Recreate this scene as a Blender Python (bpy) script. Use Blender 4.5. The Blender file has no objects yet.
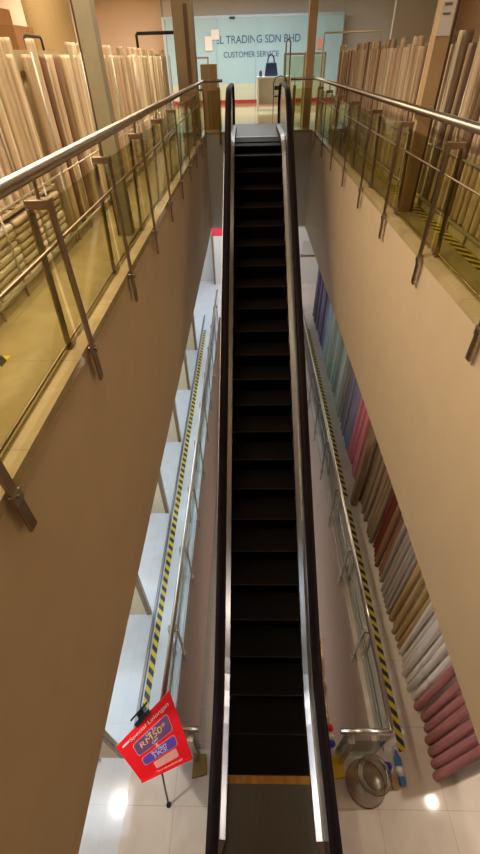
import bpy, bmesh, math, random
from mathutils import Vector, Matrix
random.seed(7)
COL = bpy.context.scene.collection
F = -5.15          # lower shop floor
B = -10.3          # basement floor
XL, XR = -1.086, 1.62
YE = 12.9          # far end of the void
XLl, XRl = -1.035, 1.54   # lower floor edges
CX = 0.20          # escalator centre line

# ------------------------------------------------------------ materials
def mat(name, col, rough=.5, metal=0., var=0., scale=8., bump=0., bscale=40., emit=None, estr=0., spec=None, stretch=None):
    m = bpy.data.materials.new(name); m.use_nodes = True
    nt = m.node_tree; N = nt.nodes; L = nt.links
    b = N['Principled BSDF']
    b.inputs['Roughness'].default_value = rough; b.inputs['Metallic'].default_value = metal
    if spec is not None: b.inputs['Specular IOR Level'].default_value = spec
    tc = N.new('ShaderNodeTexCoord'); mp = N.new('ShaderNodeMapping'); L.new(tc.outputs['Object'], mp.inputs[0])
    if stretch: mp.inputs['Scale'].default_value = stretch
    nz = N.new('ShaderNodeTexNoise'); nz.inputs['Scale'].default_value = scale; nz.inputs['Detail'].default_value = 4
    L.new(mp.outputs[0], nz.inputs[0])
    r = N.new('ShaderNodeValToRGB')
    c = Vector(col)
    r.color_ramp.elements[0].position = .3; r.color_ramp.elements[1].position = .7
    r.color_ramp.elements[0].color = (*(c*(1-var)), 1); r.color_ramp.elements[1].color = (*[min(1, x) for x in c*(1+var)], 1)
    L.new(nz.outputs[0], r.inputs[0]); L.new(r.outputs[0], b.inputs['Base Color'])
    if bump:
        n2 = N.new('ShaderNodeTexNoise'); n2.inputs['Scale'].default_value = bscale; L.new(mp.outputs[0], n2.inputs[0])
        bp = N.new('ShaderNodeBump'); bp.inputs['Strength'].default_value = bump; bp.inputs['Distance'].default_value = .01
        L.new(n2.outputs[0], bp.inputs['Height']); L.new(bp.outputs[0], b.inputs['Normal'])
    if emit:
        b.inputs['Emission Color'].default_value = (*emit, 1); b.inputs['Emission Strength'].default_value = estr
    return m

def tile_mat(name, c1, c2, size, mortar, rough, var=.08):
    m = bpy.data.materials.new(name); m.use_nodes = True
    nt = m.node_tree; N = nt.nodes; L = nt.links; b = N['Principled BSDF']
    tc = N.new('ShaderNodeTexCoord')
    br = N.new('ShaderNodeTexBrick'); br.offset = 0; br.squash = 1
    br.inputs['Scale'].default_value = 1; br.inputs['Brick Width'].default_value = size; br.inputs['Row Height'].default_value = size
    br.inputs['Mortar Size'].default_value = .004; br.inputs['Mortar Smooth'].default_value = .2
    mpp = N.new('ShaderNodeMapping'); mpp.inputs['Location'].default_value = (.13, .19, 0)
    L.new(tc.outputs['Object'], mpp.inputs[0]); L.new(mpp.outputs[0], br.inputs[0])
    nz = N.new('ShaderNodeTexNoise'); nz.inputs['Scale'].default_value = 2.2; nz.inputs['Detail'].default_value = 8; nz.inputs['Distortion'].default_value = 1.2
    L.new(tc.outputs['Object'], nz.inputs[0])
    r = N.new('ShaderNodeValToRGB'); r.color_ramp.elements[0].position = .35; r.color_ramp.elements[1].position = .65
    r.color_ramp.elements[0].color = (*c1, 1); r.color_ramp.elements[1].color = (*c2, 1)
    L.new(nz.outputs[0], r.inputs[0]); L.new(r.outputs[0], br.inputs['Color1']); L.new(r.outputs[0], br.inputs['Color2'])
    br.inputs['Mortar'].default_value = (*mortar, 1)
    L.new(br.outputs[0], b.inputs['Base Color'])
    b.inputs['Roughness'].default_value = rough
    return m

def glass_mat(name, tint, refl=.06, rough=.03, trans=1.0):
    m = bpy.data.materials.new(name); m.use_nodes = True
    nt = m.node_tree; N = nt.nodes; L = nt.links
    for n in list(N):
        if n.type != 'OUTPUT_MATERIAL': N.remove(n)
    out = [n for n in N if n.type == 'OUTPUT_MATERIAL'][0]
    t = N.new('ShaderNodeBsdfTransparent'); t.inputs[0].default_value = (*tint, 1)
    g = N.new('ShaderNodeBsdfGlossy'); g.inputs['Roughness'].default_value = rough; g.inputs[0].default_value = (.9, .95, .9, 1)
    lw = N.new('ShaderNodeLayerWeight'); pw_ = N.new('ShaderNodeMath'); pw_.operation = 'POWER'; pw_.inputs[1].default_value = 4.5
    L.new(lw.outputs['Facing'], pw_.inputs[0])
    fr = N.new('ShaderNodeMath'); fr.operation = 'MULTIPLY'; fr.inputs[1].default_value = .5; L.new(pw_.outputs[0], fr.inputs[0])
    lw.inputs[0].default_value = .5
    ad = N.new('ShaderNodeMath'); ad.operation = 'ADD'; ad.inputs[1].default_value = refl; ad.use_clamp = True
    L.new(fr.outputs[0], ad.inputs[0])
    mx = N.new('ShaderNodeMixShader'); L.new(ad.outputs[0], mx.inputs[0]); L.new(t.outputs[0], mx.inputs[1]); L.new(g.outputs[0], mx.inputs[2])
    L.new(mx.outputs[0], out.inputs[0])
    return m

def stripe_mat(name, axis, period, c1, c2, slant=0., rough=.4, spec=.5):
    """two flat colours in hard stripes across object space"""
    m = bpy.data.materials.new(name); m.use_nodes = True
    nt = m.node_tree; N = nt.nodes; L = nt.links; b = N['Principled BSDF']
    tc = N.new('ShaderNodeTexCoord'); s = N.new('ShaderNodeSeparateXYZ'); L.new(tc.outputs['Object'], s.inputs[0])
    mu = N.new('ShaderNodeMath'); mu.operation = 'MULTIPLY'; mu.inputs[1].default_value = slant; L.new(s.outputs['X' if axis == 'Y' else 'Y'], mu.inputs[0])
    ad = N.new('ShaderNodeMath'); ad.operation = 'ADD'; L.new(mu.outputs[0], ad.inputs[0]); L.new(s.outputs[axis], ad.inputs[1])
    d = N.new('ShaderNodeMath'); d.operation = 'DIVIDE'; d.inputs[1].default_value = period; L.new(ad.outputs[0], d.inputs[0])
    fr = N.new('ShaderNodeMath'); fr.operation = 'FRACT'; L.new(d.outputs[0], fr.inputs[0])
    gt = N.new('ShaderNodeMath'); gt.operation = 'GREATER_THAN'; gt.inputs[1].default_value = .5; L.new(fr.outputs[0], gt.inputs[0])
    mx = N.new('ShaderNodeMix'); mx.data_type = 'RGBA'; L.new(gt.outputs[0], mx.inputs['Factor'])
    mx.inputs['A'].default_value = (*c1, 1); mx.inputs['B'].default_value = (*c2, 1)
    L.new(mx.outputs['Result'], b.inputs['Base Color']); b.inputs['Roughness'].default_value = rough; b.inputs['Specular IOR Level'].default_value = spec
    return m

M = {}
M['fascia'] = mat('tan_paint', (.60, .465, .305), .7, var=.03, scale=3, bump=.08, bscale=60)
M['lowfascia'] = mat('pinkish_paint', (.66, .52, .43), .6, var=.03, scale=3)
M['marble'] = tile_mat('yellow_marble_tile', (.44, .34, .17), (.54, .43, .24), .8, (.36, .28, .15), .08)
M['white_tile'] = tile_mat('white_gloss_tile', (.70, .61, .53), (.77, .69, .61), .8, (.55, .47, .41), .07)
M['shop_tile'] = tile_mat('pale_shop_tile', (.72, .76, .82), (.78, .82, .88), .8, (.68, .72, .77), .12)
M['base_tile'] = tile_mat('basement_tile', (.6, .55, .48), (.66, .6, .53), .6, (.45, .4, .35), .2)
M['ceil'] = mat('ceiling_paint', (.75, .72, .66), .9)
M['wall'] = mat('cream_wall', (.66, .56, .44), .85, var=.03, scale=1)
M['wallpink'] = mat('peach_wall', (.72, .54, .40), .85, var=.03, scale=1)
M['wallgrey'] = mat('grey_white_wall', (.62, .60, .55), .85, var=.03, scale=1)
M['wallbrown'] = mat('brown_wall', (.45, .28, .17), .8, var=.05, scale=2)
M['steel'] = mat('brushed_steel', (.60, .57, .52), .28, 1, var=.08, scale=30, stretch=(1, .1, 1))
M['rail'] = mat('polished_rail_steel', (.40, .35, .30), .36, 1, var=.1, scale=10)
M['postm'] = mat('bronze_toned_steel', (.36, .27, .19), .35, 1, var=.1, scale=12)
M['deck'] = mat('escalator_deck_steel', (.38, .375, .39), .30, 1, var=.06, scale=20, stretch=(1, .08, 1))
M['panel'] = mat('balustrade_steel', (.42, .38, .36), .26, 1, var=.06, scale=16, stretch=(1, .1, 1))
M['rubber'] = mat('handrail_rubber', (.010, .004, .005), .55, var=.2, spec=.1)
M['clad'] = mat('truss_cladding', (.60, .48, .42), .4, var=.04)
M['step'] = stripe_mat('grooved_black_tread', 'X', .012, (.002, .0012, .001), (.009, .0055, .005), rough=.6, spec=.12)
M['riser'] = stripe_mat('grooved_black_riser', 'X', .012, (.001, .0008, .0008), (.004, .0025, .002), rough=.7, spec=.05)
M['nose'] = mat('step_edge_glint', (.035, .016, .010), .5, 0, spec=.3, var=.3, scale=30)  # brighter than the treads: light caught by the step edges, put into the colour
M['comb'] = mat('yellow_comb', (.62, .28, .02), .45, var=.3, scale=14, stretch=(1, .3, 1))
M['plate'] = stripe_mat('ribbed_landing_plate', 'X', .014, (.085, .068, .056), (.16, .13, .11), rough=.42)
M['glass'] = glass_mat('railing_glass', (.84, .84, .70), .02)
M['glasslow'] = glass_mat('lower_railing_glass', (.80, .85, .84), .12)
M['plastic'] = glass_mat('clear_plastic', (.80, .74, .68), .05, .15)
M['plasticrim'] = glass_mat('cloudy_plastic_rim', (.62, .56, .50), .10, .2)
M['tape'] = stripe_mat('hazard_tape', 'Y', .155, (.78, .60, .03), (.03, .03, .035), slant=1.0)
M['frame'] = mat('grey_track', (.26, .25, .25), .4, .5)
M['brownm'] = mat('brown_frame', (.28, .18, .10), .45, .2)
M['beige'] = mat('beige_partition', (.86, .72, .52), .7, var=.03)
M['olive'] = mat('olive_column', (.38, .33, .22), .6, var=.06)
M['tancol'] = mat('tan_column', (.50, .34, .18), .6, var=.08, scale=3)
M['dark'] = mat('dark_brown', (.10, .05, .03), .5)
M['card'] = mat('cardboard', (.50, .34, .18), .85, var=.08)
M['cardo'] = mat('orange_cardboard', (.58, .30, .12), .85, var=.06)
M['white'] = mat('white_laminate', (.80, .79, .75), .4)
M['paper'] = mat('white_paper', (.85, .80, .76), .8)
M['rackw'] = mat('rack_wood', (.55, .44, .26), .6, var=.12, scale=6, stretch=(1, 1, .3))
M['rackm'] = mat('rack_metal', (.62, .56, .44), .4, .5)
M['black'] = mat('black_plastic', (.02, .02, .025), .35)
M['navy'] = mat('navy_item', (.02, .035, .09), .4)
M['officeglass'] = mat('frosted_blue_film', (.42, .62, .70), .25, var=.06, scale=.8)
M['officelow'] = mat('frosted_cream_film', (.62, .66, .50), .3, var=.06, scale=.8)
M['mull'] = mat('pale_blue_frame', (.46, .56, .66), .4, .3)
M['letter'] = mat('dark_blue_letter', (.04, .11, .19), .5)
M['skirtred'] = mat('red_skirting', (.40, .04, .03), .5)
M['red'] = mat('red_poster', (.82, .006, .015), .38, var=.04)
M['signpurple'] = mat('purple_block', (.13, .05, .16), .5)
M['signblue'] = mat('blue_block', (.10, .05, .38), .5)
M['signyel'] = mat('gold_print', (.72, .46, .10), .5)
M['signwhite'] = mat('pale_print', (.85, .66, .62), .5)
M['signpink'] = mat('pink_block', (.72, .34, .28), .5)
M['redlit'] = mat('red_fascia_sign', (.85, .05, .10), .5)
M['lamp'] = mat('lamp_lens', (1, 1, 1), .5, emit=(1, .86, .66), estr=14)
M['lampc'] = mat('cool_lamp_lens', (1, 1, 1), .5, emit=(.9, .95, 1), estr=16)
M['green'] = mat('green_led', (.05, .6, .2), .5, emit=(.1, 1, .35), estr=2.5)
M['blue'] = mat('blue_print', (.08, .25, .60), .4)
M['bluebag'] = mat('royal_blue_bag', (.02, .03, .40), .4)
M['yellow'] = mat('yellow_plastic', (.80, .52, .02), .45)
M['tinsel'] = mat('tinsel', (.65, .48, .28), .25, .8, var=.5, scale=60, bump=1, bscale=80)
M['window'] = mat('dark_window', (.03, .035, .035), .2)

# ------------------------------------------------------------ geometry helpers
class MB:
    def __init__(s): s.bm = bmesh.new()
    def box(s, x0, x1, y0, y1, z0, z1):
        g = bmesh.ops.create_cube(s.bm, size=1)
        bmesh.ops.scale(s.bm, vec=(x1-x0, y1-y0, z1-z0), verts=g['verts'])
        bmesh.ops.translate(s.bm, vec=((x0+x1)/2, (y0+y1)/2, (z0+z1)/2), verts=g['verts']); return s
    def bar(s, a, b, w, d, side=(1, 0, 0)):
        """rectangular bar from a to b, w along side direction, d across"""
        a, b = Vector(a), Vector(b); t = (b-a).normalized(); u = Vector(side); u = (u - t*u.dot(t)).normalized(); v = t.cross(u)
        vs = [s.bm.verts.new(p + u*i*w/2 + v*j*d/2) for p in (a, b) for i, j in ((-1, -1), (1, -1), (1, 1), (-1, 1))]
        for f in ((3, 2, 1, 0), (4, 5, 6, 7), (0, 1, 5, 4), (1, 2, 6, 5), (2, 3, 7, 6), (3, 0, 4, 7)): s.bm.faces.new([vs[i] for i in f])
        return s
    def tube(s, pts, r, n=10, rz=None, cap=True):
        pts = [Vector(p) for p in pts]; rings = []; pu = None
        for i, p in enumerate(pts):
            t = (pts[min(i+1, len(pts)-1)] - pts[max(i-1, 0)]).normalized()
            if pu is None:
                ref = Vector((1, 0, 0)) if abs(t.x) < .8 else Vector((0, 0, 1)); pu = ref
            u = (pu - t*pu.dot(t)).normalized(); pu = u; v = t.cross(u)
            rr = r[i] if isinstance(r, (list, tuple)) else r
            rings.append([s.bm.verts.new(p + u*math.cos(2*math.pi*k/n)*rr + v*math.sin(2*math.pi*k/n)*(rr if rz is None else rz)) for k in range(n)])
        for a, b in zip(rings, rings[1:]):
            for k in range(n): s.bm.faces.new((a[k], a[(k+1) % n], b[(k+1) % n], b[k]))
        if cap:
            s.bm.faces.new(rings[0][::-1]); s.bm.faces.new(rings[-1])
        return s
    def lathe(s, prof, n=24, c=(0, 0, 0)):
        c = Vector(c); rings = []
        for r, z in prof: rings.append([s.bm.verts.new(c + Vector((r*math.cos(2*math.pi*k/n), r*math.sin(2*math.pi*k/n), z))) for k in range(n)])
        for a, b in zip(rings, rings[1:]):
            for k in range(n): s.bm.faces.new((a[k], a[(k+1) % n], b[(k+1) % n], b[k]))
        return s
    def poly(s, pts, off):
        """extrude a planar polygon by a vector"""
        off = Vector(off); a = [s.bm.verts.new(p) for p in pts]; b = [s.bm.verts.new(Vector(p)+off) for p in pts]; n = len(pts)
        s.bm.faces.new(a[::-1]); s.bm.faces.new(b)
        for k in range(n): s.bm.faces.new((a[k], a[(k+1) % n], b[(k+1) % n], b[k]))
        return s
    def strip(s, path, sec):
        """sweep a closed (x, dz) section along (y, z) points"""
        rings = [[s.bm.verts.new((x, y, z+dz)) for x, dz in sec] for y, z in path]; n = len(sec)
        for a, b in zip(rings, rings[1:]):
            for k in range(n): s.bm.faces.new((a[k], a[(k+1) % n], b[(k+1) % n], b[k]))
        s.bm.faces.new(rings[0][::-1]); s.bm.faces.new(rings[-1]); return s
    def build(s, name, m, parent=None, smooth=False, bevel=0., loc=None):
        bmesh.ops.recalc_face_normals(s.bm, faces=s.bm.faces)
        if loc is not None: bmesh.ops.translate(s.bm, vec=-Vector(loc), verts=s.bm.verts)
        me = bpy.data.meshes.new(name); s.bm.to_mesh(me); s.bm.free()
        if smooth:
            for p in me.polygons: p.use_smooth = True
        me.materials.append(m)
        o = bpy.data.objects.new(name, me); COL.objects.link(o)
        if loc is not None: o.location = loc
        if parent: o.parent = parent; 
        if parent and loc is not None: pass
        if bevel:
            bv = o.modifiers.new('bevel', 'BEVEL'); bv.width = bevel; bv.segments = 2; bv.limit_method = 'ANGLE'
        return o

def tag(o, label=None, cat=None, group=None, kind=None):
    if label: o['label'] = label
    if cat: o['category'] = cat
    if group: o['group'] = group
    if kind: o['kind'] = kind
    return o
def empty(name, label, cat, group=None, loc=(0, 0, 0)):
    o = bpy.data.objects.new(name, None); COL.objects.link(o); o.location = loc; o.empty_display_size = .1
    return tag(o, label, cat, group)
def part(mb, name, m, root, **k):
    """world-space geometry parented under a root empty"""
    bmesh.ops.translate(mb.bm, vec=-root.location, verts=mb.bm.verts)
    return mb.build(name, m, root, **k)
def sub(mb, name, m, root, pr, **k):
    bmesh.ops.translate(mb.bm, vec=-root.location, verts=mb.bm.verts)
    return mb.build(name, m, pr, **k)
def struct(mb, name, m, label, cat='structure'):
    o = mb.build(name, m); return tag(o, label, None, None, 'structure')
def copy_tree(o, parent=None):
    c = o.copy(); COL.objects.link(c); c.parent = parent
    for ch in list(o.children): copy_tree(ch, c)
    return c
def text(body, size, m, parent, mw, name='lettering', depth=.002, align='CENTER'):
    cu = bpy.data.curves.new('t', 'FONT'); cu.body = body; cu.size = size; cu.extrude = depth; cu.align_x = align; cu.align_y = 'CENTER'
    t = bpy.data.objects.new('t', cu); COL.objects.link(t)
    me = bpy.data.meshes.new_from_object(t); bpy.data.objects.remove(t); me.name = name
    me.transform(mw); me.materials.clear(); me.materials.append(m)
    o = bpy.data.objects.new(name, me); COL.objects.link(o); o.parent = parent
    return o

# ------------------------------------------------------------ setting
E1, E2 = 9., 26.
struct(MB().box(-E1, XL-.0, -3, E2, -.06, 0), 'floor', M['marble'], 'glossy yellow marble upper floor left of the escalator void')
struct(MB().box(XR, E1, -3, E2, -.06, 0), 'floor', M['marble'], 'yellow marble upper floor right of the escalator void')
struct(MB().box(XL, XR, YE, E2, -.06, 0), 'floor', M['marble'], 'cream marble upper landing floor at the escalator top')
struct(MB().box(XL, XR, -3, -.5, -.06, 0), 'floor', M['marble'], 'marble floor at the near edge of the void')
struct(MB().box(XL-.3, XL-.012, -3, YE+.3, -2.3, -.06), 'wall_left', M['fascia'], 'tall tan fascia below the left upper floor edge')
struct(MB().box(XR+.012, XR+.3, -3, YE+.3, -2.3, -.06), 'wall_right', M['fascia'], 'tall tan fascia below the right upper floor edge')
struct(MB().box(XL-.3, XR+.3, YE+.012, YE+.3, -2.3, -.06), 'wall_back', M['wallgrey'], 'greyish fascia under the escalator upper landing')
struct(MB().box(XL-.3, XR+.3, -.8, -.5, -2.3, -.06), 'wall_front', M['fascia'], 'tan fascia under the near void edge')
struct(MB().box(-E1, E1, -3, -.8, -2.4, -2.3), 'ceiling', M['ceil'], 'white lower shop ceiling in front')
struct(MB().box(-E1, XL-.3, -.8, YE+.3, -2.4, -2.3), 'ceiling', M['ceil'], 'white lower shop ceiling left side')
struct(MB().box(XR+.3, E1, -.8, YE+.3, -2.4, -2.3), 'ceiling', M['ceil'], 'white lower shop ceiling right side')
struct(MB().box(-E1, E1, YE+.3, 20, -2.4, -2.3), 'ceiling', M['ceil'], 'white lower shop ceiling at the back')
struct(MB().box(-E1, E1, -3, E2, 3.1, 3.2), 'ceiling', M['ceil'], 'cream ceiling over the upper floor')
Y0 = 1.15
struct(MB().box(-E1, -1.50, -3, 20, F-.1, F), 'floor', M['shop_tile'], 'pale bluish white shop floor behind the left hazard tape')
struct(MB().box(-1.50, XLl, Y0, 20, F-.1, F), 'floor', M['shop_tile'], 'pale walkway floor between left hazard tape and railing')
struct(MB().box(XRl, E1, Y0, 20, F-.1, F), 'floor', M['white_tile'], 'white tiled lower floor right of the void')
struct(MB().box(-1.50, E1, -3, Y0, F-.1, F), 'floor', M['white_tile'], 'glossy white tiled lower floor at the escalator foot')
struct(MB().box(XLl, XRl, YE, 20, F-.1, F), 'floor', M['white_tile'], 'white tiled lower floor at the far end')
struct(MB().box(XLl-.3, XLl-.012, Y0, YE, F-3.3, F-.1), 'wall_lower_left', M['lowfascia'], 'pinkish beige fascia below the lower left railing')
struct(MB().box(XRl+.012, XRl+.3, Y0, YE, F-3.3, F-.1), 'wall_lower_right', M['lowfascia'], 'pinkish beige fascia below the lower right railing')
struct(MB().box(XLl-.3, XRl+.3, Y0-.3, Y0-.012, F-3.3, F-.1), 'wall_lower_front', M['lowfascia'], 'pinkish fascia below the lower floor near edge')
struct(MB().box(XLl-.3, XRl+.3, YE+.012, YE+.3, F-3.3, F-.1), 'wall_lower_back', M['lowfascia'], 'pinkish fascia below the lower floor far edge')
struct(MB().box(-5, 5, -3, 16, B-.1, B), 'floor', M['base_tile'], 'tiled basement floor far below')
# upper walls
struct(MB().box(-E1, E1, 22.0, 22.15, 0, 3.1), 'wall_far', M['ceil'], 'off white wall above and around the glass office')
struct(MB().box(-6.2, -6.05, -3, 22, 0, 3.1), 'wall_far_left', M['wallpink'], 'peach side wall behind the left fabric racks')
struct(MB().box(-6.05, -4.6, 10.6, 10.75, 0, 3.1), 'wall_side_left', M['wallgrey'], 'pale wall piece behind the boxes on the left')
struct(MB().box(5.6, 5.75, -3, 22, 0, 3.1), 'wall_far_right', M['wallbrown'], 'brown side wall behind the right fabric racks')
struct(MB().box(3.9, 5.6, 15.5, 15.65, 0, 3.1), 'wall_side_right', M['wallgrey'], 'grey white wall piece beyond the right racks')
struct(MB().box(-E1, E1, -3.1, -3, B, 3.1), 'wall_near', M['wallbrown'], 'wall behind the viewpoint')
struct(MB().box(-E1, -3.25, 21.9, 22.0, 0, 3.1), 'wall_far_left', M['wallpink'], 'peach wall beyond the far left rolls')
struct(MB().box(3.6, E1, 21.9, 22.0, 0, 3.1), 'wall_far_right', M['wallgrey'], 'grey white wall beyond the far right rolls')
# round warm pillar (upper left background)
struct(MB().lathe([(.40, 0), (.40, 3.1)], 32, (-3.55, 10.3, 0)), 'wall_pillar', mat('yellow_pillar', (.82, .60, .30), .6), 'round warm yellow pillar behind the left rolls')
# lower walls
struct(MB().box(-E1, E1, 16.0, 16.1, F, -2.3), 'wall_lower_far', M['white'], 'white wall at the far end of the lower floor')
struct(MB().box(-E1, -5.5, -3, 16, F, -2.3), 'wall_shop_left', M['white'], 'white back wall of the lower left shop')
struct(MB().box(5.0, 5.1, -3, 16, F, -2.3), 'wall_shop_right', M['wall'], 'cream back wall of the lower right shop')

# ------------------------------------------------------------ hazard tape and shop fronts
def tape(x, y0, y1, z, w, label):
    o = MB().box(-w/2, w/2, 0, y1-y0, 0, .003).build('hazard_tape', M['tape']); o.location = (x, y0, z+.001)
    return tag(o, label, 'floor tape', 'black and yellow hazard tape')
tape(-1.45, 1.3, 12.0, F, .085, 'black and yellow striped tape on the pale floor along the lower left shop front')
tape(1.895, 1.15, 4.9, F, .085, 'near piece of hazard tape beside the lower right railing, ending by the clear bin')
tape(1.895, 5.15, 12.0, F, .085, 'far piece of hazard tape beside the lower right railing, beyond the wooden post')
tape(2.02, 2.2, 10.5, 0, .10, 'black and yellow tape along the foot of the upper right fabric racks')
t = tape(-1.60, 1.8, 2.27, 0, .10, 'short worn yellow and black tape piece on the upper left marble floor')

trk = MB().box(-1.56, -1.52, 1.3, 13.0, F, F+.03).build('door_track', M['frame'])
tag(trk, 'long grey metal floor track between the left hazard tape and the shop', 'track')
for i, (y, lab) in enumerate([(1.05, 'nearest the red sign'), (2.85, 'second from the red sign'), (4.81, 'third from the red sign'), (6.8, 'fourth from the red sign'), (8.8, 'fifth from the red sign'), (10.8, 'farthest from the red sign')]):
    r = empty('shop_partition', 'beige partition wall with brown metal edge in the lower left shop, ' + lab, 'partition', 'beige partitions of the lower left shop', (-1.6, y, F))
    part(MB().box(-4.6, -1.66, y, y+.05, F, -2.4), 'panel', M['beige'], r)
    part(MB().box(-1.66, -1.60, y-.005, y+.055, F, -2.4), 'metal_edge', M['brownm'], r)
    part(MB().box(-1.60, -1.585, y+.005, y+.045, F, -2.4), 'pale_trim', M['rackm'], r)
    part(MB().tube([(-1.95, y, F+.12), (-1.95, y-.05, F+.12), (-1.95, y-.05, F+.30), (-1.95, y, F+.30)], .009, 8), 'handle', M['rail'], r, smooth=True)

# ------------------------------------------------------------ railings
M['lowpost'] = mat('lower_post_steel', (.50, .47, .43), .3, 1, var=.1, scale=12)
def railing(xe, out, ys, zf, y_near, y_far, label, group, gl, full=True, ret=None, spec=None):
    """xe = floor edge, out = +1 when the void lies to +x"""
    root = empty('glass_railing', label, 'railing', group, (xe, y_near, zf))
    xr = xe - out*.005; xg = xe - out*.055; xi = xe - out*.115
    pts = [(xr, y_near, zf+1.0), (xr, y_far-.12, zf+1.0)]
    if ret is not None:
        pts += [(xr+out*.03, y_far-.03, zf+1.0), (xr+out*.12, y_far, zf+1.0), (ret, y_far, zf+1.0)]
    part(MB().tube(pts, .032, 14), 'handrail', (M['rail'] if zf > -1 else M['steel']), root, smooth=True)
    if full:
        part(MB().tube([(xi, y_near, zf+.03), (xi, y_far, zf+.03)], .009, 8), 'floor_rod', (M['postm'] if zf > -1 else M['lowpost']), root, smooth=True)
        part(MB().tube([(xe+out*.01, y_near, zf+.66), (xe+out*.01, y_far, zf+.66)], .008, 8), 'mid_rod', (M['postm'] if zf > -1 else M['lowpost']), root, smooth=True)
    bounds = [y_near] + list(ys) + [y_far]
    for a, b in zip(bounds, bounds[1:]):
        if b-a > .2:
            part(MB().box(xg-.006, xg+.006, a+.03, b-.03, zf+.05, zf+.82), 'glass_panel', gl, root)
    for y in ys:
        mb = MB()
        # inverted U in flat bar: outer leg over the edge, arch, inner leg on the floor
        top = zf+.88
        o0 = Vector((xe+out*.03, y, zf-.27)); o1 = Vector((xe+out*.03, y, top-.04))
        i1 = Vector((xe-out*.075, y-.02, top-.04)); i0 = Vector((xi, y-.02, zf+.015))
        mb.bar(o0, o1, .018, .06, (1, 0, 0)); mb.bar(i0, i1, .018, .06, (1, 0, 0))
        mb.box(min(o1.x, i1.x)-.012, max(o1.x, i1.x)+.012, y-.045, y+.03, top-.045, top)
        p = part(mb, 'post', (M['postm'] if zf > -1 else M['lowpost']), root, bevel=.004)
        sub(MB().box(min(xi-.03, xi+.03), max(xi-.03, xi+.03), y-.06, y+.02, zf, zf+.015), 'foot', (M['postm'] if zf > -1 else M['lowpost']), root, p)
        sub(MB().tube([(xe-out*.02, y-.005, top), (xe-out*.012, y-.005, zf+.985)], .011, 8), 'bracket', (M['rail'] if zf > -1 else M['steel']), root, p)
        sub(MB().box(xe+out*.02, xe+out*.045, y-.035, y+.035, zf-.07, zf-.01).tube([(xe-out*.02, y, zf-.03), (xe+out*.06, y, zf-.03)], .014, 8), 'clamp', (M['rail'] if zf > -1 else M['steel']), root, p)
    return root
def ret_post(root, x, y, zf, out=-1):
    """post of the short return across the void; the void lies towards -y or +y"""
    mb = MB(); top = zf+.88
    mb.bar((x, y+out*.03, zf-.27), (x, y+out*.03, top-.03), .06, .018, (1, 0, 0))
    mb.bar((x, y-out*.115, zf+.01), (x, y-out*.075, top-.03), .06, .018, (1, 0, 0))
    mb.box(x-.035, x+.035, min(y+out*.04, y-out*.09), max(y+out*.04, y-out*.09), top-.045, top)
    p = part(mb, 'post', (M['postm'] if zf > -1 else M['lowpost']), root, bevel=.004)
    sub(MB().tube([(x, y, top), (x, y, zf+.985)], .011, 8), 'bracket', (M['rail'] if zf > -1 else M['steel']), root, p)

grp = 'glass railings around the void'
ysL = [-.1+1.25*k for k in range(11)]
rl = railing(XL, 1, ysL, 0, -.5, YE, 'long glass railing with steel handrail along the upper left floor edge', grp, M['glass'], ret=-.62)
ysR = [-.12+1.355*k for k in range(10)]
rr = railing(XR, -1, ysR, 0, -.5, YE, 'long glass railing with steel handrail along the upper right floor edge', grp, M['glass'], ret=1.02)
part(MB().box(XL+.08, -.66, YE-.012+.05, YE+.05, .05, .82), 'glass_panel', M['glass'], rl); ret_post(rl, -.72, YE, 0)
part(MB().box(1.06, XR-.08, YE-.012+.05, YE+.05, .05, .82), 'glass_panel', M['glass'], rr); ret_post(rr, 1.12, YE, 0)
# lower floor railings
ysl = [2.3+1.2*k for k in range(9)]
ll = railing(XLl, 1, ysl, F, Y0, YE, 'lower left glass railing between the pale walkway and the escalator', grp, M['glasslow'])
lr = railing(XRl, -1, ysl, F, Y0, YE, 'lower right glass railing beside the hazard tape and wrapped rolls', grp, M['glasslow'])
for root, x0, x1 in ((ll, XLl, -.60), (lr, XRl, .98)):
    part(MB().tube([(x0, Y0, F+1.0), (x1, Y0, F+1.0)], .032, 12), 'end_handrail', M['steel'], root, smooth=True)
    part(MB().box(min(x0, x1)+.05, max(x0, x1)-.05, Y0-.06, Y0-.048, F+.05, F+.82), 'glass_panel', M['glasslow'], root)
    part(MB().bar((x0-.0, Y0, F-.2), (x0, Y0, F+1.0), .04, .04), 'corner_post', M['steel'], root)
    ret_post(root, x0+(x1-x0)*.78, Y0, F, 1)

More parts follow.
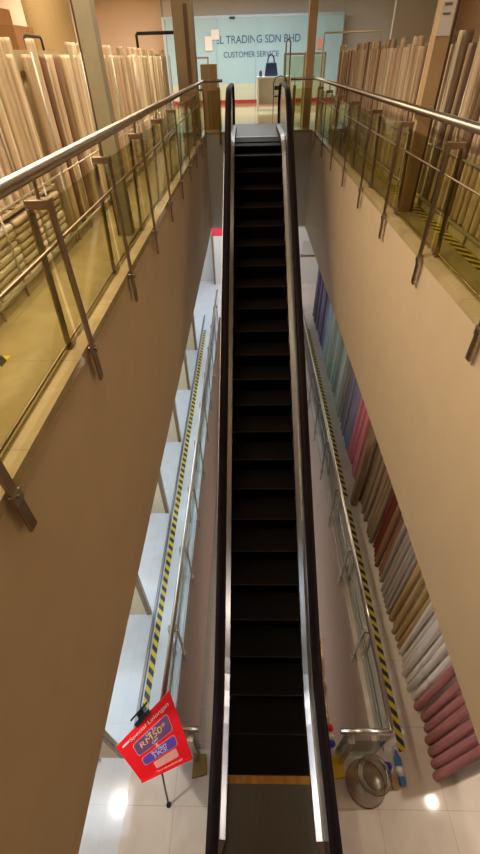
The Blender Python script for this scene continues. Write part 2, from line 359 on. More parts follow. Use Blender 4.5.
# ------------------------------------------------------------ escalator
yb, yt = 1.70, 10.62
def zpath(y):
    # smooth-cornered incline between the two landings
    s = 5.15/(yt-yb); w = .45
    def ramp(t):   # softplus-like corner
        if t < -w: return 0.
        if t > w: return t
        return (t+w)**2/(4*w)
    return F + s*(ramp(y-yb) - ramp(y-yt))
def path(y0, y1, n=70): return [(y0+(y1-y0)*i/n, zpath(y0+(y1-y0)*i/n)) for i in range(n+1)]
esc = empty('escalator', 'long black stepped escalator with steel balustrades rising from the lower floor to the upper landing', 'escalator', None, (CX, .4, F))
full = path(.15, 12.6)
for s, nm in ((-1, 'left'), (1, 'right')):
    X = lambda o: CX + s*o
    part(MB().strip(path(.5, 12.9), [(X(.500), -.15), (X(.515), -.15), (X(.515), .12), (X(.500), .12)]), 'skirt_panel', M['dark'], esc)
    part(MB().poly([(X(.500), .332, F+.12), (X(.585), .332, F+.15), (X(.585), .20, F+.06), (X(.56), .20, F+.05)], (0, 0, -.04)), 'deck_tip', M['deck'], esc)
    part(MB().strip(path(.33, 12.75), [(X(.500), .122), (X(.565), .16), (X(.585), .16), (X(.585), .08), (X(.500), .08)]), 'inner_deck', M['deck'], esc)
    part(MB().strip(path(.33, 12.75), [(X(.602), .10), (X(.72), .10), (X(.72), .06), (X(.602), .06)]), 'outer_deck', M['deck'], esc)
    part(MB().strip(path(Y0+.02, 12.8), [(X(.705), -1.0), (X(.72), -1.0), (X(.72), .06), (X(.705), .06)]), 'side_cladding', M['clad'], esc)
    # solid balustrade with rounded newel ends
    up = [(X(.585), y, z+.90) for y, z in path(.10, 12.55)]
    dn = [(X(.585), y, z+.08) for y, z in path(.10, 12.55)]
    def cap(yc, zc, r, a0, a1, n=10): return [(X(.585), yc+r*math.cos(a0+(a1-a0)*i/n), zc+r*math.sin(a0+(a1-a0)*i/n)) for i in range(1, n)]
    zb, zt2 = zpath(.1), zpath(12.55)
    ring = up + cap(12.55, zt2+.49, .41, math.pi/2, -math.pi/2) + dn[::-1] + cap(.10, zb+.49, .41, 1.5*math.pi, .5*math.pi)
    bal = part(MB().poly(ring, (s*.016, 0, 0)), 'balustrade', M['panel'], esc)
    mbj = MB()
    y = 1.4
    while y < 12.2:
        z = zpath(y); mbj.box(min(X(.583), X(.603)), max(X(.583), X(.603)), y-.004, y+.004, z+.1, z+.9); y += 1.25
    sub(mbj, 'panel_joint', M['dark'], esc, bal)
    # handrail loop
    hp = [(X(.593), y, z+.94) for y, z in path(.10, 12.55)]
    c1 = [(X(.593), 12.55+.45*math.sin(a), zt2+.49+.45*math.cos(a)) for a in [math.pi*k/12 for k in range(1, 12)]]
    c0 = [(X(.593), .10-.45*math.sin(a), zb+.49+.45*math.cos(a)) for a in [math.pi*k/12 for k in range(11, 0, -1)]]
    pts = c0 + hp + c1
    # remove duplicate-free sweep with wide flat section
    mb = MB(); rings = []
    for i, p in enumerate(pts):
        p = Vector(p); t = (Vector(pts[min(i+1, len(pts)-1)]) - Vector(pts[max(i-1, 0)])).normalized(); u = Vector((1, 0, 0)); v = t.cross(u)
        rings.append([mb.bm.verts.new(p + u*.060*math.cos(a) + v*.028*math.sin(a)) for a in [2*math.pi*k/10 for k in range(10)]])
    for a, b in zip(rings, rings[1:]):
        for k in range(10): mb.bm.faces.new((a[k], a[(k+1) % 10], b[(k+1) % 10], b[k]))
    mb.bm.faces.new(rings[0][::-1]); mb.bm.faces.new(rings[-1])
    part(mb, 'handrail', M['rubber'], esc, smooth=True)
part(MB().strip(path(Y0+.02, 12.8), [(CX-.705, -1.02), (CX+.705, -1.02), (CX+.705, -.98), (CX-.705, -.98)]), 'truss_soffit', M['clad'], esc)
# steps: flat treads that stay level, 0.405 deep
k = 0; ystart = .90; d = .405
while ystart + k*d < 11.7:
    y0 = ystart + k*d; y1 = min(y0 + d, 11.74); zt = zpath(y0+.06) ; k += 1
    zt = zpath(y0+d*.5) + .008
    zprev = zpath(y0-d*.5)+.008 if k > 1 else zt
    st = part(MB().box(CX-.498, CX+.498, y0+.004, y1-.002, zt-.03, zt), 'step', M['step'], esc)
    if zt-zprev > .01:
        sub(MB().poly([(CX-.498, y0+.006, zt-.004), (CX-.498, y0+.03, zprev-.03), (CX-.498, y0+.05, zprev-.03), (CX-.498, y0+.02, zt-.03)], (.996, 0, 0)), 'riser', M['riser'], esc, st)
    sub(MB().box(CX-.498, CX+.498, y0, y0+.010, zt-.012, zt+.002), 'nosing', M['nose'], esc, st)
part(MB().box(CX-.5, CX+.5, .82, .895, F+.0, F+.016), 'comb_plate', M['comb'], esc)
part(MB().box(CX-.5, CX+.5, 11.74, 11.84, -.01, .012), 'comb_plate', M['steel'], esc)
part(MB().box(CX-.56, CX+.56, -.9, .82, F+.0, F+.012), 'landing_plate', M['plate'], esc)
part(MB().box(CX-.62, CX+.62, 11.84, 14.3, .0, .012), 'landing_plate', mat('upper_landing_plate', (.10, .10, .10), .4, .6), esc)
part(MB().box(CX-.72, CX+.72, 11.7, YE+.01, -.3, -.005), 'upper_housing', M['clad'], esc)

# ------------------------------------------------------------ columns
def column(x, y, w, m, label, slot=None, z1=3.1, d=None):
    r = empty('column', label, 'column', None, (x, y, 0)); d = d or w
    part(MB().box(x-w/2, x+w/2, y-d/2, y+d/2, 0, z1), 'shaft', m, r, bevel=.004)
    if slot: part(MB().box(*slot), 'dark_strip', M['dark'], r)
    return r
column(-1.33, 4.75, .14, M['olive'], 'olive column standing between the left railing and rolls, nearest to the viewer', (-1.415, -1.40, 4.68, 4.82, 0, 3.1))
cr = column(1.84, 5.45, .14, M['tancol'], 'tan column with a white notice on it beside the right railing', (1.91, 1.935, 5.38, 5.52, 0, 3.1))
part(MB().box(1.765, 1.895, 5.372, 5.378, 1.52, 2.0), 'notice', M['paper'], cr)
part(MB().box(1.79, 1.86, 5.368, 5.371, 1.72, 1.74).box(1.79, 1.86, 5.368, 5.371, 1.66, 1.675), 'print', M['frame'], cr)
cl = column(-1.36, 12.2, .42, mat('brown_column', (.27, .20, .11), .6), 'wide brown column with a dark slot and green light at the far end of the left railing', (-1.33, -1.25, 11.97, 11.99, 1.0, 2.25))
part(MB().box(-1.32, -1.27, 11.965, 11.985, 2.38, 2.5), 'green_light', M['green'], cl)
column(1.50, 13.35, .19, M['tancol'], 'slim tan column at the far end of the right railing before the glass office')

# ------------------------------------------------------------ fabric rolls
def cloth(name, c, var=.12): return mat(name, c, .75, var=min(.4, var*1.9), scale=34, stretch=(1, 1, .03), bump=.5, bscale=30)
tans = [cloth('cream_cloth', (.80, .64, .43)), cloth('tan_cloth', (.64, .48, .30)), cloth('peach_cloth', (.78, .57, .39)),
        cloth('ivory_cloth', (.86, .73, .52)), cloth('brown_cloth', (.34, .20, .11))]
tan_names = ['cream', 'tan', 'peach', 'ivory', 'brown']
def roll_mesh(r, h, m, seed):
    rnd = random.Random(seed); mb = MB(); n = 14
    prof = [(.018, 0.002), (r*.9, 0), (r, .03)]
    for i in range(1, 6): prof.append((r*(1+rnd.uniform(-.08, .03)), h*i/6))
    prof += [(r, h-.03), (r*.9, h), (.018, h-.002), (.016, h-.05)]
    mb.lathe(prof, n); bmesh.ops.recalc_face_normals(mb.bm, faces=mb.bm.faces)
    me = bpy.data.meshes.new('fabric_roll'); mb.bm.to_mesh(me); mb.bm.free()
    for p in me.polygons: p.use_smooth = True
    me.materials.append(m); return me
meshes = {}
def roll(x, y, z, r, h, mi, mats, label, group, lean=(0, 0), name='fabric_roll'):
    key = (id(mats), mi, round(r, 3), round(h, 1))
    if key not in meshes: meshes[key] = roll_mesh(r, h, mats[mi], len(meshes))
    o = bpy.data.objects.new(name, meshes[key]); COL.objects.link(o)
    o.rotation_mode = 'ZYX'; o.location = (x, y, z); o.rotation_euler = (lean[0], lean[1], random.uniform(0, 6))
    return tag(o, label, 'fabric roll', group)

def bay_name(y, cuts):
    for c, n in cuts:
        if y < c: return n
    return cuts[-1][1]
cutsL = [(1.5, 'nearest the viewer'), (3.0, 'before the olive column'), (4.6, 'just before the olive column'), (6.5, 'just past the olive column'), (8.5, 'midway to the glass office'), (10.3, 'beyond the midway point'), (99, 'close to the wide brown column')]
cutsR = [(3.4, 'nearest the viewer'), (5.3, 'just before the tan column with the notice'), (7.5, 'just past the tan column with the notice'), (10, 'midway to the glass office'), (99, 'at the far end near the glass office')]
def rack(x, sgn, y0, y1, label, zlow=.08):
    r = empty('fabric_rack', label, 'rack', 'racks of upright fabric rolls', (x, y0, 0))
    part(MB().box(min(x-.02*sgn, x+.30*sgn), max(x-.02*sgn, x+.30*sgn), y0, y1, .0, .06), 'base_board', M['rackw'], r)
    part(MB().box(min(x+.26*sgn, x+.29*sgn), max(x+.26*sgn, x+.29*sgn), y0, y1, .06, 1.44), 'back_panel', M['rackw'], r)
    part(MB().box(min(x+.20*sgn, x+.26*sgn), max(x+.20*sgn, x+.26*sgn), y0, y1, 1.36, 1.50), 'header_board', M['rackw'], r)
    part(MB().tube([(x-.03*sgn, y0, .10), (x-.03*sgn, y1, .10)], .014, 8), 'front_rail', M['rackm'], r, smooth=True)
    part(MB().tube([(x-.03*sgn, y0, .62), (x-.03*sgn, y1, .62)], .008, 8), 'front_rail', M['rackm'], r, smooth=True)
    n = int((y1-y0)/.42)
    for i in range(n+1):
        y = y0+.02+(y1-y0-.04)*i/n
        part(MB().tube([(x-.03*sgn, y, .0), (x-.03*sgn, y, .64 if i % 3 else 1.48)], .009, 8), 'upright', M['rackm'], r, smooth=True)
    return r
rack(-1.82, -1, -.3, 4.5, 'left fabric rack nearest the viewer, with folded bolts under the rolls')
rack(-1.82, -1, 4.55, 8.6, 'left fabric rack just past the olive column')
rack(-1.82, -1, 8.65, 12.6, 'left fabric rack farthest along, by the wide brown column')
rack(2.12, 1, 1.0, 5.6, 'right fabric rack nearest the viewer')
rack(2.12, 1, 5.65, 9.4, 'right fabric rack just past the tan column with the notice')
rack(2.12, 1, 9.45, 13.2, 'right fabric rack farthest along, near the glass office')
def rolls_row(x, sgn, y0, y1, dy, cuts, side, z0f, mats, names, wts, rmin=.038, rmax=.056):
    y = y0; pr = 0
    while y < y1:
        if abs(y-4.50) < .06 and side == 'left': y = 4.60
        rr_ = random.choice([.030, .036, .042, .048]); y += rr_; mi = random.choices(range(len(mats)), wts)[0]
        z0 = z0f(y); h = random.choice([1.4, 1.4, 1.5]) - (z0-.066)
        top = z0+h
        xx = x + sgn*random.uniform(.01, .05) + sgn*rr_
        lean = random.uniform(-.002, .010)
        roll(xx, y, z0, rr_, h, mi, mats, '%s fabric roll, upper %s racks, %s' % (names[mi], side, bay_name(y, cuts)), 'upright %s rolls in the upper %s racks, %s' % (names[mi], side, bay_name(y, cuts)), (random.uniform(-.002, .002), sgn*lean))
        y += rr_ + random.choice([.012, .015, .02, .045])
rolls_row(-1.82, -1, -.1, 12.5, .1, cutsL, 'left', lambda y: .565 if y < 4.5 else .066, tans, tan_names, [5, 4, 5, 5, .4])
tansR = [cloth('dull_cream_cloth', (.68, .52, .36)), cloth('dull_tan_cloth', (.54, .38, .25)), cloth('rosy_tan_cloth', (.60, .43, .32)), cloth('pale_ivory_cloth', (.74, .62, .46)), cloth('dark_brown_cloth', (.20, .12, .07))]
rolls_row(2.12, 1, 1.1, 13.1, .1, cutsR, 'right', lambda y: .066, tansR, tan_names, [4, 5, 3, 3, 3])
# folded bolts under the first left rack
fold_shelf = MB().box(-2.07, -1.84, -.28, 4.42, .535, .555).build('rack_shelf', M['rackw'])
tag(fold_shelf, 'thin shelf board above the folded bolts in the nearest left rack', 'shelf')
folds = [cloth('folded_cream', (.72, .62, .46), .05), cloth('folded_tan', (.60, .46, .28), .05), cloth('folded_white', (.80, .74, .62), .05)]
fm = []
for m_ in folds:
    mb = MB().box(-.122, .122, -.24, .24, 0, .052); me = mb.build('folded_bolt', m_); bv = me.modifiers.new('b', 'BEVEL'); bv.width = .02; bv.segments = 3; fm.append(me)
used = [False]*3
for i in range(8):
    for j in range(8):
        q = random.choice([0, 0, 1, 2])
        o = fm[q] if not used[q] else fm[q].copy()
        if used[q]: COL.objects.link(o)
        used[q] = True
        y = .55 + i*.515
        o.location = (-1.938+random.uniform(-.006, .006), y, .062+j*.056); o.rotation_euler = (0, 0, random.uniform(-.01, .01))
        tag(o, '%s folded fabric bolt under the nearest left rolls, %s' % (['cream', 'tan', 'white'][q], 'towards the viewer' if i < 4 else 'towards the olive column'), 'fabric bolt', '%s folded bolts under the left rolls, %s half' % (['cream', 'tan', 'white'][q], 'near' if i < 4 else 'far'))

# hoops and boxes behind the left racks
def hoop(x, y, w, h, label, r=.012, z=1.45, along='x'):
    if along == 'x': pts = [(x, y, 0), (x, y, z+h), (x+.02, y, z+h+.02), (x+w, y, z+h+.02), (x+w+.02, y, z+h), (x+w+.02, y, 0)]
    else: pts = [(x, y, 0), (x, y, z+h), (x, y+.02, z+h+.02), (x, y+w, z+h+.02), (x, y+w+.02, z+h), (x, y+w+.02, 0)]
    return tag(MB().tube(pts, r, 8).build('hanging_frame', M['black'] , smooth=True), label, 'metal frame', 'black metal frames above the left rolls')
hoop(-2.16, 5.44, .42, .14, 'small dark metal hoop above the left rolls, closest to the stacked boxes', along='y')
hoop(-2.3, 8.0, .3, .18, 'small dark metal hoop beside the olive column top', along='y')
hoop(-2.60, 13.2, .96, .40, 'wide dark metal frame standing beyond the far left rolls', r=.032)
for x, y, z, s, c, lab in [(-2.55, 6.0, 0, .6, 'card', 'brown cardboard box at the bottom of the stack behind the left rolls'), (-2.55, 6.0, .5, .6, 'card', 'brown cardboard box second in the stack behind the left rolls'), (-2.55, 6.0, 1.0, .6, 'cardo', 'orange brown cardboard box third in the stack behind the left rolls'), (-2.68, 5.95, 1.5, .28, 'cardo', 'taller orange brown cardboard box topmost behind the left rolls'), (-2.41, 5.95, 1.5, .14, 'cardo', 'low orange brown cardboard box beside the topmost one behind the left rolls')]:
    r = empty('cardboard_box', lab, 'box', 'stacked cardboard boxes behind the left rolls', (x, y, z))
    hh = .498 if z < 1.5 else .30
    if z >= 1.5: hh = .34 if s > .2 else .20
    part(MB().box(x-s/2-.05, x+s/2, y-.25, y+.25, z, z+hh), 'carton', M[c], r, bevel=.006)
    part(MB().box(x-.03, x+.03, y-.252, y+.252, z+hh-.003, z+hh+.001), 'tape_strip', M['card'], r)

# tall carton by the left landing
r = empty('cardboard_box', 'tall brown cardboard box standing at the end of the left railing by the office', 'box', None, (-.98, 13.5, 0))
part(MB().box(-1.17, -.78, 13.35, 13.65, .0, 1.30), 'carton', M['card'], r, bevel=.006)
part(MB().box(-.995, -.955, 13.345, 13.35, .0, 1.30), 'tape_strip', M['rackw'], r)

# ------------------------------------------------------------ glass office front
off = empty('glass_office', 'pale blue glass office front with dark lettering across the far end', 'office', None, (0, 21.4, 0))
for i, (a, b) in enumerate([(-3.1, -1.2), (-1.2, .28), (.28, 2.45), (2.45, 3.55)]):
    part(MB().box(a+.015, b-.015, 21.40, 21.43, .62, 2.50), 'glass_panel', M['officeglass'], off)
    part(MB().box(a+.015, b-.015, 21.40, 21.43, .12, .62), 'lower_glass_panel', M['officelow'], off)
    part(MB().box(b-.015, b+.015, 21.38, 21.44, 0, 2.55), 'mullion', M['mull'], off)
part(MB().box(-3.15, 3.58, 21.38, 21.45, 2.50, 2.57), 'top_frame', M['mull'], off)
part(MB().box(-3.2, -3.1, 21.36, 21.46, 0, 2.57), 'side_frame', M['mull'], off)
part(MB().box(-3.2, 3.58, 21.37, 21.45, 0, .12), 'red_skirting', M['skirtred'], off)
part(MB().box(-.68, -.48, 21.34, 21.38, 2.47, 2.53), 'door_closer', M['black'], off)
mw = Matrix.Translation((.38, -.012, 1.90)) @ Matrix.Rotation(math.pi/2, 4, 'X')
tt = text('EL TRADING SDN BHD', .315, M['letter'], off, mw)
mw = Matrix.Translation((.12, -.012, 1.48)) @ Matrix.Rotation(math.pi/2, 4, 'X')
text('CUSTOMER SERVICE', .235, M['letter'], off, mw)
p = part(MB().box(-1.38, -1.08, 21.36, 21.365, 1.92, 2.20), 'notice', M['paper'], off)
part(MB().box(-1.63, -1.35, 21.35, 21.355, 1.62, 2.02), 'notice', M['paper'], off)
part(MB().box(2.62, 2.86, 21.36, 21.365, 1.58, 1.88), 'notice', M['signpink'], off)
# desk with monitor and chair
dk = empty('desk', 'white reception desk in front of the glass office', 'desk', None, (.75, 18.2, 0))
part(MB().box(.30, 1.45, 18.0, 18.6, .87, .91), 'desktop', M['white'], dk)
part(MB().box(.30, .36, 18.0, 18.6, 0, .87), 'side_panel', M['white'], dk)
part(MB().box(1.39, 1.45, 18.0, 18.6, 0, .87), 'side_panel', M['white'], dk)
part(MB().box(.36, 1.39, 18.5, 18.54, .15, .87), 'modesty_panel', M['white'], dk)
bag = empty('handbag', 'dark blue bag with looped handle on the white desk', 'bag', None, (.75, 18.2, .911))
part(MB().poly([(.55, 18.15, .911), (1.0, 18.15, .911), (.94, 18.15, 1.26), (.60, 18.15, 1.26)], (0, .18, 0)), 'body', M['navy'], bag, bevel=.03)
part(MB().tube([(.65, 18.24, 1.24)]+[(.76-.11*math.cos(a), 18.24, 1.26+.2*math.sin(a)) for a in [math.pi*k/8 for k in range(1, 8)]]+[(.87, 18.24, 1.24)], .022, 8), 'handle', M['navy'], bag, smooth=True)
it = MB().lathe([(.0, 0), (.05, 0), (.05, .10), (.03, .15), (.02, .16)], 14, (.42, 18.2, .911)).build('desk_cup', M['navy'], smooth=True); tag(it, 'small dark cup at the left end of the white desk', 'cup')
ch = empty('office_chair', 'black framed chair standing before the white desk', 'chair', None, (1.0, 16.9, 0))
part(MB().box(.80, 1.2, 16.8, 17.2, .44, .48), 'seat', M['black'], ch, bevel=.012)
part(MB().tube([(.80, 16.78, .5), (.79, 16.74, .78), (.85, 16.72, .92), (1.0, 16.71, .96), (1.15, 16.72, .92), (1.21, 16.74, .78), (1.20, 16.78, .5)], .016, 8), 'backrest', M['black'], ch, smooth=True)
part(MB().box(.82, 1.18, 16.70, 16.73, .62, .72), 'back_pad', M['black'], ch)
for ax, ay in ((.80, 16.8), (1.2, 16.8), (.82, 17.18), (1.18, 17.18)): part(MB().tube([(ax, ay, 0), (ax, ay, .46)], .013, 8), 'leg', M['black'], ch, smooth=True)
# pale display frame to the right of the desk
fr = empty('display_stand', 'pale standing frame with clear panels beside the far right column', 'display stand', None, (1.6, 15.8, 0))
for x in (1.05, 1.62, 2.2): part(MB().box(x-.025, x+.025, 15.78, 15.83, 0, 1.42), 'upright', M['rackm'], fr)
part(MB().box(1.02, 2.23, 15.78, 15.83, 1.42, 1.47), 'top_bar', M['rackm'], fr)
part(MB().box(1.07, 2.2, 15.80, 15.81, .1, 1.4), 'panel', M['glass'], fr)
tg = MB().tube([(1.02, 15.0, 0), (1.02, 15.0, 1.68), (1.05, 15.0, 1.74), (1.11, 15.0, 1.74), (1.14, 15.0, 1.68), (1.14, 15.0, 0)], .02, 8).build('sensor_stand', M['frame'], smooth=True); tag(tg, 'slim grey looped stand just beyond the escalator right handrail', 'stand')
fl = empty('display_stand', 'pale wire stand behind the tall cardboard box', 'display stand', None, (-1.4, 16.5, 0))
for x in (-2.0, -1.6, -1.2): part(MB().box(x-.02, x+.02, 16.48, 16.52, 0, 1.4), 'upright', M['rackm'], fl)
part(MB().box(-2.02, -1.18, 16.48, 16.52, 1.4, 1.44), 'top_bar', M['rackm'], fl)
# upper right long frame and dark window
hr = MB().tube([(1.9, 14.2, 0), (1.9, 14.2, 1.80), (1.92, 14.2, 1.82), (3.3, 14.2, 1.82), (3.32, 14.2, 1.80), (3.32, 14.2, 0)], .02, 8).build('hanging_frame', M['rackm'], smooth=True)
tag(hr, 'pale metal frame behind the far right rolls', 'metal frame')
w = MB().box(5.55, 5.598, 4.0, 9.0, 1.6, 2.8).build('window_1', M['window']); tag(w, 'dark window on the brown right wall', kind='structure')

# ------------------------------------------------------------ lower right: rolls standing behind the tape
LR = [('pink', (.50, .20, .20)), ('white', (.80, .73, .68)), ('golden tan', (.50, .34, .14)), ('silver grey', (.40, .34, .30)), ('dark red', (.16, .02, .012)), ('rust brown', (.30, .15, .07)),
      ('taupe brown', (.30, .21, .13)), ('rose pink', (.66, .22, .28)), ('lilac grey', (.34, .30, .42)), ('sage', (.42, .46, .38)), ('pale green', (.62, .70, .60)), ('pale blue', (.52, .62, .72)), ('dark plum', (.14, .10, .20)), ('mauve', (.36, .24, .30))]
LRm = [cloth(n.replace(' ', '_')+'_lower_cloth', c, .10) for n, c in LR]
seg = [(.86, 1.02, [0]), (1.02, 1.12, [13, 0]), (1.12, 1.62, [0]), (1.66, 2.30, [1]), (2.32, 2.80, [2]), (2.82, 3.45, [3]), (3.47, 3.80, [5]), (3.82, 4.10, [4]), (4.12, 5.6, [6]), (5.65, 6.35, [7]), (6.35, 7.2, [8]), (7.2, 7.9, [9, 3]), (7.9, 9.9, [10, 9]), (9.9, 10.6, [11]), (10.6, 13.0, [12, 8])]
where = {0: 'closest to the viewer', 13: 'among the closest pink rolls', 1: 'behind the pink ones', 2: 'between white and grey rolls', 3: 'before the rust brown rolls', 5: 'before the dark red ones', 4: 'before the taupe rolls', 6: 'near the wooden post', 7: 'beyond the wooden post', 8: 'in the far half', 9: 'in the far half', 10: 'in the far half', 11: 'towards the far end', 12: 'at the far end'}
ylast = 0
for a, b, ms in seg:
    y = max(a + .006, ylast)
    while y < b:
        mi = random.choice(ms); rr_ = random.choice([.034, .040, .046]) if mi not in (0, 13) else random.choice([.046, .052])
        y += rr_
        x = 2.12 + rr_ + random.choice([0, .015, .03, .055]) + (.05 if mi == 0 else 0)
        roll(x, y, F+.002, rr_, random.choice([1.8, 1.9]), mi, LRm, '%s fabric roll on the lower right floor, %s' % (LR[mi][0], where[mi]), '%s rolls on the lower right floor' % LR[mi][0], (random.uniform(-.002, .002), random.uniform(0.01, .03)))
        y += rr_ + random.choice([.011, .013, .018]); ylast = y
st = MB().box(2.44, 2.48, .85, 13, F, F+1.5).build('display_board', M['white']); tag(st, 'long low white board that the lower right rolls lean against', 'board')
pw = MB().box(1.96, 2.06, 4.97, 5.09, F, -2.4).build('wooden_post', M['brownm'], bevel=.006); tag(pw, 'dark brown wooden post between the two hazard tape pieces', 'post')

# ------------------------------------------------------------ far lower shop front
sg = MB().box(-1.35, -.55, 15.6, 15.7, -3.35, -3.05).build('shop_sign', M['redlit']); tag(sg, 'small red sign board above the far lower left doorway', 'sign')
dr = empty('doorway_panel', 'white panel below the red sign at the far lower end', 'panel', None, (-1, 15.65, F))
part(MB().box(-1.3, -.6, 15.62, 15.68, F, -3.36), 'leaf', M['white'], dr)
part(MB().box(-1.37, -1.3, 15.6, 15.7, F, -3.36), 'frame', M['brownm'], dr)
dr = empty('doorway_panel', 'white glazed panel with brown top rail at the far lower right end', 'panel', None, (2.2, 15.65, F))
part(MB().box(1.95, 2.6, 15.62, 15.68, F, -4.15), 'leaf', M['white'], dr)
part(MB().box(1.9, 2.65, 15.6, 15.7, -4.15, -4.08), 'top_rail', M['brownm'], dr)
part(MB().box(1.95, 2.6, 15.62, 15.68, -4.08, -3.6), 'transom', M['wallgrey'], dr)

# ------------------------------------------------------------ red sign on its stand
QC = [Vector(v) for v in ((-1.459, .964, -4.041), (-.925, 1.447, -3.859), (-.640, .905, -4.161), (-1.156, .703, -4.205))]
cen = sum(QC, Vector())/4; nz_ = (QC[1]-QC[0]).cross(QC[3]-QC[0]).normalized() * -1
if nz_.z < 0: nz_ = -nz_
sr = empty('poster_stand', 'tilted red sale poster on a thin black stand at the left of the escalator foot', 'poster stand', None, (cen.x, cen.y, F))
O = Vector(sr.location)
def QP(u, v, w=0.):
    """u, v in 0..1 from the bottom left of the poster, w metres in front of its face"""
    v = 1-v
    p = QC[0]*(1-u)*(1-v) + QC[1]*u*(1-v) + QC[2]*u*v + QC[3]*(1-u)*v
    sag = -.05*max(0., v-.85)/.15*0
    return p + nz_*w - O
def warp(mb):
    for v in mb.bm.verts: v.co = QP(v.co.x, v.co.y, v.co.z)
    return mb
def sheet(x0, x1, y0, y1, z0, z1, name, m, parent=None, bevel=0): return warp(MB().box(x0, x1, y0, y1, z0, z1)).build(name, m, parent or sr, bevel=bevel)
pb = sheet(0, 1, 0, 1, -.012, 0, 'poster_board', M['red'], bevel=.004)
def rbox(cx_, cy_, w_, h_, r_, z0, z1, name, m):
    pts = []
    for qx, qy, a0 in ((1, 1, 0), (-1, 1, 90), (-1, -1, 180), (1, -1, 270)):
        for k in range(5):
            a = math.radians(a0+k*22.5); pts.append((cx_+qx*(w_/2-r_)+r_*math.cos(a), cy_+qy*(h_/2-r_)+r_*math.sin(a), z0))
    return warp(MB().poly(pts, (0, 0, z1-z0))).build(name, m, pb)
rbox(.52, .625, .66, .275, .05, 0, .003, 'printed_block', M['signpink']); rbox(.52, .625, .64, .255, .05, .003, .005, 'printed_block', M['signpurple'])
rbox(.52, .345, .64, .17, .05, 0, .003, 'printed_block', M['signpink']); rbox(.52, .345, .62, .155, .05, .003, .005, 'printed_block', M['signblue'])
rbox(.56, .17, .44, .13, .02, 0, .004, 'printed_block', M['signpink'])
rbox(.13, .875, .12, .04, .015, 0, .004, 'logo_patch', M['signwhite'])
def stx(b, u, v, size, m, sx=1.):
    o = text(b, size, m, pb, Matrix.Translation((u, v, .0062)) @ Matrix.Diagonal((sx, 1, 1, 1)), 'lettering', .0004)
    for q in o.data.vertices: q.co = QP(q.co.x, q.co.y, q.co.z)
stx('Special Lelongan', .56, .865, .095, M['signwhite'], 1.15)
stx('Up To', .52, .715, .07, M['signwhite']); stx('RM50*', .52, .63, .15, M['signyel'], 1.15); stx('OFF', .52, .535, .065, M['signwhite'])
stx('&', .52, .455, .09, M['signwhite'])
stx('Buy More', .52, .385, .07, M['signwhite']); stx('5 PCS!', .52, .315, .095, M['signwhite'])
stx('* Terms and conditions apply', .56, .05, .045, M['signwhite'])
foot = Vector((-.99, .62, F+.02)); 
MB().tube([foot-O, cen-nz_*.03-O], .011, 8).build('pole', M['black'], sr, smooth=True)
MB().lathe([(0, 0), (.03, 0), (.03, .012), (.012, .03), (0, .03)], 16, foot-Vector((0, 0, .02))-O).build('foot', M['black'], sr, smooth=True)
for px_, py_ in ((-1.42, 1.30), (-1.20, 1.30)):
    MB().tube([cen-nz_*.03-O, Vector((px_, py_, F+.01))-O], .010, 8).build('rear_leg', M['black'], sr, smooth=True)
sheet(.36, .62, .97, 1.05, -.03, .02, 'clamp', M['black']); sheet(.44, .54, 1.04, 1.14, -.03, 0., 'clamp_post', M['black'])
sheet(.34, .64, 1.13, 1.165, -.03, .02, 'clamp', M['black'])
sheet(0, 1, -.012, .012, -.012, .02, 'lower_lip', M['red'])

# ------------------------------------------------------------ clear bin and odds by the right tape
bn = empty('clear_bin', 'tall round see-through plastic bin on the white floor right of the escalator foot', 'bin', None, (1.36, .84, F))
part(MB().lathe([(.225, .004), (.215, .2), (.19, .45), (.175, .60)], 32, (1.36, .84, F)), 'wall', M['plastic'], bn, smooth=True)
part(MB().lathe([(0, .004), (.225, .004), (.232, .012), (.232, .03), (.222, .03)], 32, (1.36, .84, F)), 'base_rim', M['plasticrim'], bn, smooth=True)
part(MB().lathe([(.125, .595), (.125, .602), (.150, .608), (.178, .606), (.186, .600), (.186, .592), (.176, .590)], 32, (1.36, .84, F)), 'top_rim', M['plasticrim'], bn, smooth=True)
bb = MB(); bb.lathe([(0, 0), (.05, 0), (.075, .05), (.06, .12), (.025, .17), (.04, .20), (0, .2)], 12, (0, 0, 0)); o = bb.build('plastic_bag', M['bluebag'], smooth=True); o.location = (1.655, .985, F+.003); o.scale = (.62, .8, .9); tag(o, 'small royal blue bag on the floor between railing corner and clear bin', 'bag')
bt = empty('spray_bottle', 'small blue labelled bottle lying by the end of the right hazard tape', 'bottle', None, (1.80, .95, F))
part(MB().tube([(1.80, .82, F+.045), (1.80, .84, F+.045), (1.80, 1.08, F+.045), (1.80, 1.12, F+.045), (1.80, 1.16, F+.045)], [.03, .044, .044, .02, .018], 14), 'body', M['blue'], bt, smooth=True)
part(MB().tube([(1.80, .90, F+.045), (1.80, 1.0, F+.045)], .0455, 14), 'label', M['white'], bt, smooth=True)
part(MB().tube([(1.80, 1.155, F+.045), (1.80, 1.19, F+.045)], .022, 12), 'cap', M['white'], bt, smooth=True)
bx = MB().box(1.67, 1.745, .78, .91, F+.001, F+.10).build('small_carton', M['card'], bevel=.004); tag(bx, 'small tan carton standing against the blue bottle', 'carton')
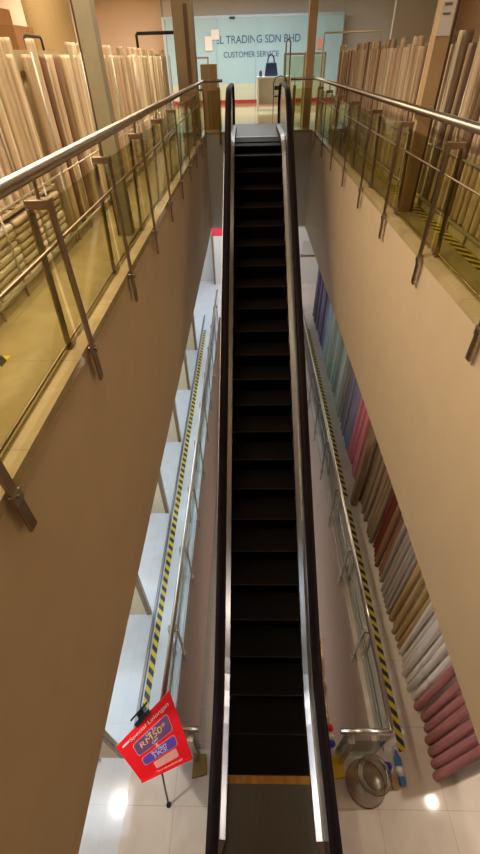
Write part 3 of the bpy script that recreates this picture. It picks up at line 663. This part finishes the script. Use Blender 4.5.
# tinsel and coloured bunting hanging beside the escalator's right side
gd = empty('tinsel_garland', 'glittering tinsel strand with red white and blue tufts beside the right escalator side', 'garland', None, (.98, 2.2, F))
pts = [(.965+.012*math.sin(i*2.1), 1.15+i*.09, zpath(1.15+i*.09)+.14+.012*math.cos(i*1.7)) for i in range(14)]
part(MB().tube(pts, [.024+.010*(i % 2) for i in range(14)], 8), 'strand', M['tinsel'], gd)
for (yy, c) in ((1.34, 'red'), (1.24, 'white'), (1.18, 'bluebag')):
    mb = MB(); mb.lathe([(0, -.05), (.03, -.03), (.045, 0), (.03, .035), (0, .05)], 10, (.985, yy, F+.24)); part(mb, 'tuft', M[c], gd)
for x0, x1, lab in ((.96, 1.14, 'right'), (-.74, -.56, 'left')):
    o = MB().poly([(x0, .86, F+.001), (x1, .90, F+.001), (x1-.02, 1.10, F+.001), (x0, 1.10, F+.001)], (0, 0, .03)).build('floor_marker', M['yellow'] if lab == 'right' else mat('ochre_marker', (.34, .20, .05), .6))
    tag(o, 'yellow floor marker beside the %s foot of the escalator' % lab, 'floor marker', 'yellow markers at the escalator foot')

# ------------------------------------------------------------ lamps and added fill lights
def downlight(x, y, z, label, group, m, r=.06):
    o = empty('ceiling_light', label, 'ceiling light', group, (x, y, z))
    part(MB().lathe([(r, 0), (r+.025, -.004), (r+.025, -.012), (r, -.012), (r-.008, 0)], 20, (x, y, z)), 'trim_ring', M['white'], o, smooth=True)
    part(MB().lathe([(0, -.006), (r-.004, -.006)], 20, (x, y, z)), 'lens', m, o)
    return o
for i in range(6): downlight(-4.5, 1.5+i*2.2, 3.1, 'round warm downlight in the upper ceiling over the left racks', 'upper left downlights', M['lamp'])
for i in range(5): downlight(4.2, 2+i*2.6, 3.1, 'round warm downlight in the upper ceiling over the right racks', 'upper right downlights', M['lamp'])
downlight(-2.21, .88, -2.4, 'bright downlight mirrored in the floor left of the escalator foot', 'lower downlights', M['lampc'], .035)
downlight(2.98, .97, -2.4, 'bright downlight mirrored in the floor right of the escalator foot', 'lower downlights', M['lampc'], .035)
def area(x, y, z, sx, sy, e, col, rot=(0, 0, 0), spread=None):
    l = bpy.data.lights.new('area', 'AREA'); l.shape = 'RECTANGLE'; l.size = sx; l.size_y = sy; l.energy = e; l.color = col
    if spread: l.spread = math.radians(spread)
    o = bpy.data.objects.new('room_or_fill_light', l); COL.objects.link(o); o.location = (x, y, z); o.rotation_euler = rot
    return o
WARM = (1., .83, .60)
area(-3.6, 2.5, 3.05, 1.2, 4, 62, WARM); area(-3.6, 8.5, 3.05, 1.2, 5, 72, WARM)
area(-1.3, 3.5, 3.05, .5, 6, 12, WARM); area(-.75, 3.6, 3.0, .4, 7, 42, WARM, (0, math.radians(28), 0), 75); area(-.75, 9.5, 3.0, .4, 4, 24, WARM, (0, math.radians(28), 0), 75); area(-1.9, 3.8, 3.0, .5, 7, 135, WARM, (0, math.radians(-42), 0), 110)  # tilted areas are added fill, brightening the left rolls and the right fascia
area(-4.6, 17, 3.05, 1.5, 5, 210, (1, .82, .62)); area(-.9, 10.0, 3.05, .5, 4, 26, WARM)  # first area is added fill for the peach wall, no fixture there
area(2.7, 3.5, 3.05, .6, 5, 24, WARM); area(3.2, 12, 3.05, 1.0, 3, 26, WARM)
area(0, 18.3, 3.05, 5, 1.5, 210, (.93, .97, 1.))
area(-2.6, 5, -2.42, 1.2, 9, 190, (.70, .85, 1.)); area(-2.6, 11.5, -2.42, 1.2, 3, 65, (.70, .85, 1.))
area(-2.21, .88, -2.43, .05, .05, 26, (1, .90, .78)); area(2.98, .97, -2.43, .05, .05, 26, (1, .86, .72))
area(2.9, 6.5, -2.42, .8, 10, 95, (1, .93, .86))
area(0, 14.6, -2.42, 3, .8, 40, (1, .96, 1.))
area(-.85, 5, F-2.9, .3, 6, 25, (1, .85, .78), (0, math.radians(-60), 0)); area(1.3, 5, F-2.9, .3, 6, 14, (1, .85, .78), (0, math.radians(60), 0))  # added without fixtures to brighten the pinkish lower fascias

wd = bpy.data.worlds.new('world'); bpy.context.scene.world = wd; wd.use_nodes = True
wd.node_tree.nodes['Background'].inputs[0].default_value = (.5, .42, .32, 1); wd.node_tree.nodes['Background'].inputs[1].default_value = .15

# ------------------------------------------------------------ camera from the photograph's vanishing points
cx, cy, f = 240., 427., 411.53
def nv(u, v): return Vector((u-cx, cy-v, -f)).normalized()
Yc = nv(248, 57); Dc = nv(253, 885); Zc = -Dc; Zc = (Zc - Yc*Zc.dot(Yc)).normalized(); Xc = Yc.cross(Zc)
Rm = Matrix((Xc, Yc, Zc))       # rows: world axes in camera space -> camera-to-world
cam = bpy.data.cameras.new('camera'); co = bpy.data.objects.new('camera', cam); COL.objects.link(co)
co.matrix_world = Matrix.Translation((0, 0, 1.41)) @ Rm.to_4x4()
cam.sensor_fit = 'HORIZONTAL'; cam.sensor_width = 36; cam.lens = 36*f/480; cam.clip_start = .05; cam.clip_end = 100
sc_ = bpy.context.scene; sc_.camera = co
sc_.view_settings.view_transform = 'Standard'; sc_.view_settings.look = 'None'; sc_.view_settings.exposure = 0; sc_.view_settings.gamma = 1
sc_.view_settings.use_curve_mapping = False
